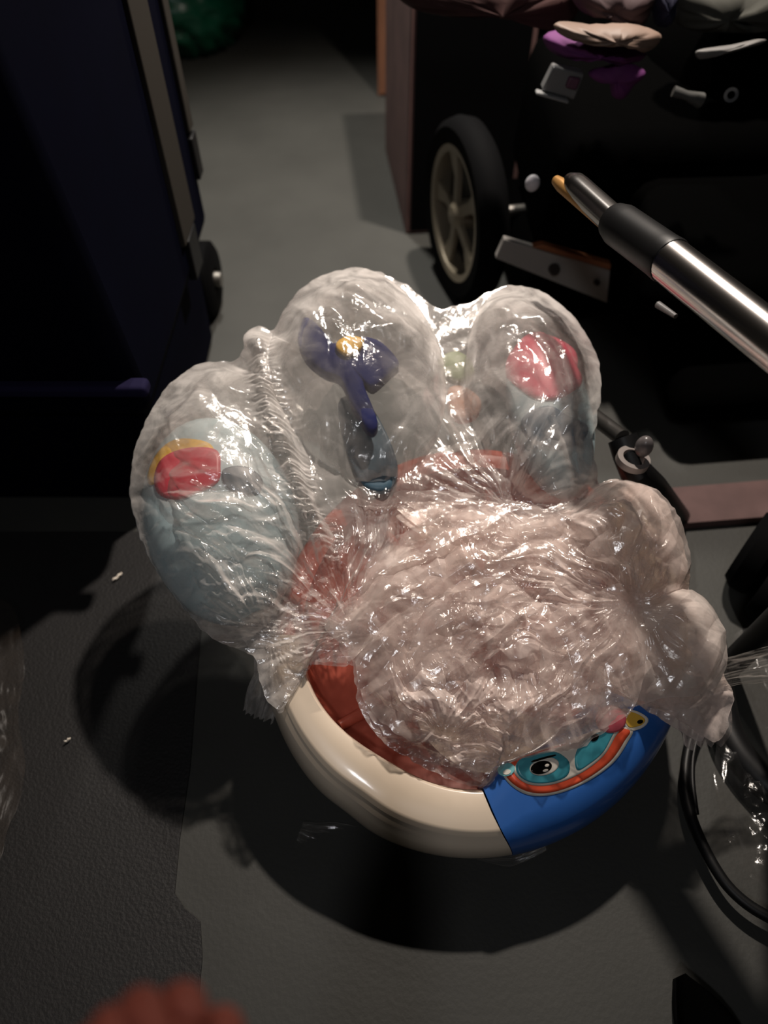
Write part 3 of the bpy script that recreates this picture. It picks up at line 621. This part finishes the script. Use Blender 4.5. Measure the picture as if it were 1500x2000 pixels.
# foot plate, silver with an orange edge and two bolt holes
def plate(c4, th, name, m, parent):
    P = [Vector(p) for p in c4]; n = (P[1] - P[0]).cross(P[3] - P[0]).normalized()
    return MB().hexa([p - n * th for p in P] + P).build(name, m, parent, smooth=False, bevel=.002)
FY = WY - .38
pts = [at_y(968, 505, FY), at_y(1186, 592, FY), at_y(1192, 527, FY), at_y(985, 468, FY)]
fpl = plate(pts, .02, 'foot_plate', mat('plate_silver', (140, 136, 132), .6), pram)
pts2 = [at_y(1040, 483, FY - .012), at_y(1192, 528, FY - .012), at_y(1194, 517, FY - .012), at_y(1060, 478, FY - .012)]
plate(pts2, .02, 'plate_edge', mat('orange_edge', (130, 76, 44), .6), fpl)
for px, py, r in ((1083, 526, .012), (1166, 552, .006)):
    MB().lathe(at_y(px, py, FY - .008), (0, -1, .3), [(0, .006), (r, .006), (r * 1.1, -.01), (0, -.01)], 20).build('bolt', mat('bolt_dark', (30, 22, 18), .5), fpl)
# push handle: chrome tube, black sleeve, chrome and tan ends
h0 = at_d(1112, 352, 1.30); h1 = at_d(1200, 432, 1.18); h2 = at_d(1306, 508, 1.08); h3 = at_d(1410, 590, .96); h4 = None
LP = Vector((.46, 1.95, 2.36)); Hm = lambda p: ((CP - p).normalized() + (LP - p).normalized()).normalized()
bd = min((abs((at_d(1505, 665, t / 100) - h2).normalized().dot(Hm(h2.lerp(at_d(1505, 665, t / 100), .5)))), t / 100) for t in range(60, 150))[1]
h4 = at_d(1505, 665, bd); h3 = h2.lerp(h4, .5); h5 = h2 + (h4 - h2) * 1.7
print('TUBE', bd)
hd = thing('handle_tube', 'shiny chrome tube with black sleeve running out of the frame at the right', 'tube', tuple(h2))
sm = lambda a, b, n=8: [a.lerp(b, i / n) for i in range(n + 1)]
MB().tube(sm(h2, h3) + sm(h3, h4)[1:] + sm(h4, h5)[1:], .029, 32).build('tube', M_chrome, hd)
MB().tube([h2.lerp(h1, -.03)] + sm(h2, h1), [.030, .031] + [.030] * 7 + [.026], 28).build('sleeve', M_black, hd)
MB().tube(sm(h1, h0), [.020] * 7 + [.019, .012], 24).build('tube_end', M_chrome, hd)
ha = at_d(1188, 440, 1.19); hb = at_d(1086, 352, 1.31)
MB().tube(sm(ha, hb), [.011] * 8 + [.008], 16).build('rod', mat('tan_rod', (190, 142, 84), .35, .5), hd, label='tan rod beside the chrome end')
MB().tube([h5, h5 + Vector((.1, .0, -.35)), Vector((h5.x + .12, h5.y + .05, .0))], .022, 16).build('upright', M_black, hd)
MB().ell(at_d(1040, 358, 1.62), (.015, .012, .017)).build('reflector', mat('reflector', (200, 195, 200), .3), pram)
# lower hinge with pale collar
j0 = at_d(1150, 800, 1.32); j1 = at_d(1215, 855, 1.27); j2 = at_d(1262, 880, 1.24); j3 = at_d(1240, 920, 1.27); fx = at_z(1330, 1010, 0)
hg = thing('folding_frame', 'dark folding frame joint with pale collar and knob right of the pink-printed pod', 'frame', (fx.x, fx.y, 0))
MB().tube(sm(at_d(1090, 760, 1.42), j1), .014, 16).build('tube', mat('grey_tube', (70, 68, 66), .4, .7), hg)
MB().tube([j1, j1.lerp(j3, .5), j3, at_d(1275, 950, 1.33), Vector((fx.x, fx.y, .0))], [.024, .026, .026, .024, .02], 20).build('joint', M_black, hg)
MB().lathe(at_d(1236, 898, 1.235), (j2 - j3), [(.018, -.006), (.027, -.006), (.027, .006), (.018, .006)], 28, closed=True).build('collar', mat('pale_collar', (130, 122, 118), .4), hg)
MB().ell(at_d(1258, 872, 1.22), (.014, .014, .02)).build('knob', mat('knob_grey', (95, 90, 90), .3), hg)
kb = MB().tube([at_d(1285, 595, 1.3), at_d(1320, 618, 1.27)], [.006, .004], 10).build('clip', mat('clip_grey', (110, 108, 108), .3), hd, label='small grey clip')

# ------------------------------------------------------------------ things lying on the pushchair seat (top right)
M_pur = mat('purple_cloth', (92, 34, 92), .8, noise=.2, nscale=20); M_cream = mat('cream_cloth', (116, 96, 84), .6, noise=.15, nscale=12)
seatz = lambda px, py, Y: at_y(px, py, Y)
def cloth(name, poly, Y, m, label, cat, th=.05, seed=1):
    th *= .8
    """a crumpled cloth: closed cushion-like body traced at the distance Y"""
    P = np.array(spline(poly, 5, True)); c = P.mean(0); K = len(P); vs = []
    for s, d in ((.004, -1), (.35, -.95), (.7, -.72), (.92, -.35), (1, 0), (.92, .35), (.6, .7), (.004, .9)):
        for x, y in c + (P - c) * s:
            p = at_y(x, y, Y); r = float(ridge(x / 26, y / 26, seed)) * .5 + .5
            vs.append(p + Vector((0, th * d * (.55 + .6 * r), 0)))
    fs = [[i * K + k, i * K + (k + 1) % K, (i + 1) * K + (k + 1) % K, (i + 1) * K + k] for i in range(7) for k in range(K)]
    return tag(mk(name, vs, fs, m), label, cat)
YS = WY - .30
cloth('purple_cloth', [(1062, 70), (1110, 62), (1190, 86), (1240, 92), (1262, 108), (1222, 122), (1180, 108), (1120, 112), (1075, 100)], YS, M_pur, 'magenta-purple cloth folded under the cream pouch on the pushchair', 'cloth', .06, 3)
cloth('purple_ribbon', [(1150, 140), (1190, 128), (1215, 118), (1262, 140), (1240, 165), (1218, 192), (1196, 188), (1188, 158), (1160, 156)], YS - .02, M_pur, 'purple bow-shaped ribbon hanging below the purple cloth', 'ribbon', .03, 5)
cloth('cream_pouch', [(1085, 45), (1150, 50), (1230, 48), (1284, 62), (1290, 80), (1258, 100), (1230, 86), (1150, 84), (1095, 68)], YS - .05, M_cream, 'cream shiny pouch lying on top of the pushchair', 'pouch', .05, 7)
cloth('crumpled_garment', [(1120, -30), (1130, 18), (1160, 22), (1185, 34), (1215, 44), (1262, 40), (1272, -30)], YS + .03, mat('mauve_cloth', (72, 54, 56), .8, noise=.2, nscale=15), 'crumpled mauve garment above the cream pouch', 'garment', .07, 8)
cloth('maroon_cloth', [(790, -40), (800, 14), (900, 26), (1010, 32), (1090, 60), (1120, 40), (1120, -40)], YS + .12, mat('maroon_cloth', (52, 22, 20), .85, noise=.3, nscale=8), 'dark maroon cloth draped over the top of the boxes', 'cloth', .07, 12)
cloth('navy_pouch', [(1275, -30), (1276, 40), (1296, 52), (1316, 30), (1322, -30)], YS + .03, mat('navy_cloth', (14, 14, 44), .8), 'navy cloth strip right of the mauve garment', 'cloth', .05, 9)
cloth('grey_blanket', [(1325, -30), (1318, 20), (1330, 52), (1400, 60), (1520, 50), (1540, -30)], YS + .18, mat('grey_cloth', (62, 62, 56), .85, noise=.2, nscale=6), 'grey blanket at the top right corner behind the pushchair', 'blanket', .08, 10)
cloth('strap', [(1358, 102), (1372, 96), (1430, 88), (1488, 76), (1492, 84), (1440, 98), (1380, 114), (1362, 114)], YS - .05, mat('grey_strap', (92, 90, 88), .6), 'pale grey strap lying across the black hood', 'strap', .014, 11)
bk = thing('buckle', 'grey plastic buckle hanging left of the purple ribbon', 'buckle', tuple(at_y(1095, 190, YS - .06)))
def quad_y(name, c4, Y, th, m, parent, bevel=.004):
    P = [at_y(x, y, Y) for x, y in c4]; return MB().hexa([p + Vector((0, th, 0)) for p in P] + P).build(name, m, parent, bevel=bevel)
quad_y('buckle_body', [(1058, 178), (1122, 196), (1142, 145), (1082, 130)], YS - .06, .03, mat('buckle_grey', (104, 104, 104), .35), bk)
quad_y('buckle_slot', [(1104, 172), (1126, 178), (1136, 154), (1112, 150)], YS - .066, .01, mat('buckle_slot', (80, 46, 66), .5), bk)
quad_y('buckle_prong', [(1046, 186), (1110, 204), (1112, 198), (1050, 180)], YS - .07, .02, mat('buckle_light', (130, 130, 130), .3), bk)
MB().tube([at_y(1315, 178, YS - .05), at_y(1340, 186, YS - .055), at_y(1368, 196, YS - .05)], [.010, .008, .014], 14).build('toggle', mat('toggle_grey', (70, 70, 68), .5), pram, label='grey toggle')
MB().lathe(at_y(1428, 186, YS - .06), (-.5, -1, .6), [(.007, -.003), (.013, -.003), (.013, .003), (.007, .003)], 24, closed=True).build('ring', M_black, pram, label='small steel ring')

# ------------------------------------------------------------------ right edge: board, castors, hoop
board = [(1296, 965), (1335, 1033), (1520, 1018), (1600, 1010), (1600, 940), (1420, 955)]
floor_slab('board', board, mat('dusty_pink_board', (92, 70, 68), .8, noise=.15, nscale=18), 'dusty pink-brown board on the floor at the right edge', 'board', .02)
cs = thing('castor_pair', 'pair of black castor wheels on the floor by the right edge', 'castor', tuple(at_z(1470, 1180, 0)))
for px, py, r in ((1452, 1128, .085), (1490, 1195, .07)):
    p = at_z(px, py, 0); p.z = r
    o = MB().lathe(p, (.75, -.66, 0), [(.02, -.03), (r * .85, -.03), (r, -.016), (r, .016), (r * .85, .03), (.02, .03)], 36, closed=True).build('wheel', M_rub, cs)
    MB().lathe(p, (.75, -.66, 0), [(0, .038), (.016, .036), (.02, -.03), (0, -.03)], 20).build('hub', M_black, o)
p1 = at_z(1452, 1128, 0); p2 = at_z(1490, 1195, 0); p1.z = .085; p2.z = .07
MB().tube([p1, (p1 + p2) / 2 + Vector((0.02, 0, .02)), p2], .014).build('axle', M_black, cs)
# black hoop of tubing on the floor with clear sheet over it
hp = thing('hoop_frame', 'black oval hoop of tubing with a thicker inner band at the right edge', 'hoop', tuple(at_z(1600, 1550, 0)))
z1 = .03
MB().tube([Vector((*at_z(x, y, z1)[:2], z1 + .0)) for x, y in spline([(1420, 1345), (1368, 1400), (1345, 1460), (1338, 1530), (1352, 1600), (1388, 1680), (1430, 1740), (1490, 1785), (1570, 1815), (1680, 1800)], 6)], .0085, 12).build('outer_tube', M_black, hp)
MB().tube([Vector((*at_z(x, y, z1)[:2], z1 + .0)) for x, y in spline([(1424, 1350), (1378, 1405), (1357, 1460), (1352, 1520), (1360, 1590)], 6)], .0045, 10).build('cable', M_black, hp)
MB().tube([Vector((*at_z(x, y, .035)[:2], .035)) for x, y in spline([(1385, 1235), (1400, 1330), (1412, 1400), (1430, 1450), (1465, 1500), (1520, 1548), (1620, 1580)], 6)], [.026] * 37, 16).build('band', M_black, hp)
o = loose_sheet('plastic_sheet', [(1400, 1440), (1460, 1510), (1560, 1560), (1640, 1650), (1600, 1760), (1500, 1770), (1430, 1715), (1385, 1620), (1372, 1520)], 'clear plastic sheet stretched inside the black hoop at the right edge', lambda x, y: .05, film('hoop_film', (160, 160, 160), .02, .35, .15, .3, g0=.03), 21)
o2 = loose_sheet('plastic_sheet', [(1400, 1290), (1460, 1262), (1540, 1250), (1640, 1300), (1640, 1500), (1540, 1520), (1470, 1470), (1430, 1400)], 'clear plastic sheet above the thick black band at the right edge', lambda x, y: .075, MATS.get('x') or film('edge_film', (150, 150, 150), .05, .4, .2, .3, g0=.03), 25)

# black shoe tip, bottom right
sh = thing('shoe', 'black shoe at the bottom right with its toe in the frame', 'shoe', tuple(at_z(1390, 2060, 0)))
toe = at_z(1330, 1905, .03); heel = Vector((toe.x + .10, toe.y - .27, 0))
d = Vector((heel.x - toe.x, heel.y - toe.y, 0)); L_ = d.length; d.normalize(); sd = Vector((-d.y, d.x, 0))
def shoe_rows(z0f, z1f, wf):
    vs = []; n = 18; K = 20
    for i in range(n):
        t_ = i / (n - 1); w_ = .046 * wf * (math.sin(min(1, t_ * 3.2 + .06) * math.pi / 2)) * (1 - .18 * math.sin(t_ * math.pi)); hh = z1f(t_); c = Vector((toe.x, toe.y, 0)) + d * (L_ * t_)
        for k in range(K):
            a = 2 * math.pi * k / K; vs.append(c + sd * (w_ * math.copysign(abs(math.cos(a)) ** .7, math.cos(a))) + Vector((0, 0, z0f + (hh - z0f) * (.5 + .5 * math.sin(a)))))
    fs = [[i * K + k, i * K + (k + 1) % K, (i + 1) * K + (k + 1) % K, (i + 1) * K + k] for i in range(n - 1) for k in range(K)] + [list(range(K))[::-1], [(n - 1) * K + k for k in range(K)]]
    return vs, fs
v, f = shoe_rows(.012, lambda t_: .045 + .05 * float(sst(.15, .9, t_)), 1); mk('upper', v, f, M_fab, sh)
v, f = shoe_rows(.0, lambda t_: .022, 1.08); mk('sole', v, f, M_rub, sh)

# ------------------------------------------------------------------ HAND (bottom left)
def skinned(name, verts, edges, rad, m, parent, root=0, sub=2):
    me = bpy.data.meshes.new(name); L = loc_of(parent); me.from_pydata([tuple(Vector(v_) - L) for v_ in verts], edges, []); me.materials.append(m)
    o = bpy.data.objects.new(name, me); COL.objects.link(o); o.parent = parent
    sk = o.modifiers.new('skin', 'SKIN'); sk.use_smooth_shade = True
    for i, r in enumerate(rad): me.skin_vertices[0].data[i].radius = (r, r * .95) if not isinstance(r, tuple) else r; me.skin_vertices[0].data[i].use_root = (i == root)
    su = o.modifiers.new('sub', 'SUBSURF'); su.levels = sub; su.render_levels = sub
    return o
M_skin = mat('skin', (128, 66, 54), .6, spec=.2, noise=.08, nscale=30, bump=.1, bscale=200)
HD = .37
hp0 = at_d(300, 2110, HD)
hand = thing('person', 'hand of a person reaching in at the bottom left, curled knuckles up', 'person', tuple(hp0))
def hpt(px, py, dz=0): return at_d(px, py, HD + dz)
V_ = [hpt(300, 2330, .03), hpt(300, 2240, .01), hpt(298, 2160, .0), hpt(292, 2090, -.002), hpt(310, 2620, .10), hpt(330, 3000, .2)]
rad = [.026, .028, .034, .034, .034, .040]; E = [(4, 5), (0, 4), (0, 1), (1, 2), (2, 3)]
# knuckles and curled fingers: index .. little; the thumb lies along the side
fing = [((378, 2020), (358, 1950), (336, 1975), (326, 2040)), ((305, 2030), (272, 1962), (258, 1995), (262, 2060)), ((250, 2060), (214, 2000), (200, 2030), (206, 2085)), ((212, 2100), (168, 2040), (156, 2070), (172, 2115))]
for kk, (a, b_, c_, e_) in enumerate(fing):
    n0 = len(V_); r0 = [.0105, .0105, .0100, .0088][kk]
    V_ += [hpt(a[0], a[1], 0), hpt(b_[0], b_[1], .008), hpt(c_[0], c_[1], .028), hpt(e_[0], e_[1], .034)]
    rad += [r0 * 1.15, r0, r0 * .92, r0 * .8]; E += [(3, n0), (n0, n0 + 1), (n0 + 1, n0 + 2), (n0 + 2, n0 + 3)]
n0 = len(V_); V_ += [hpt(390, 2150, .01), hpt(428, 2085, .022), hpt(440, 2020, .034), hpt(425, 1975, .042)]; rad += [.016, .0125, .0115, .0095]; E += [(1, n0), (n0, n0 + 1), (n0 + 1, n0 + 2), (n0 + 2, n0 + 3)]
skinned('hand', V_, E, rad, M_skin, hand, root=1)
slv = [hpt(312, 2640, .10), hpt(322, 2820, .15), hpt(340, 3150, .24)]
MB().tube(slv, [.042, .048, .055], 28).build('sleeve', M_fab, hand)
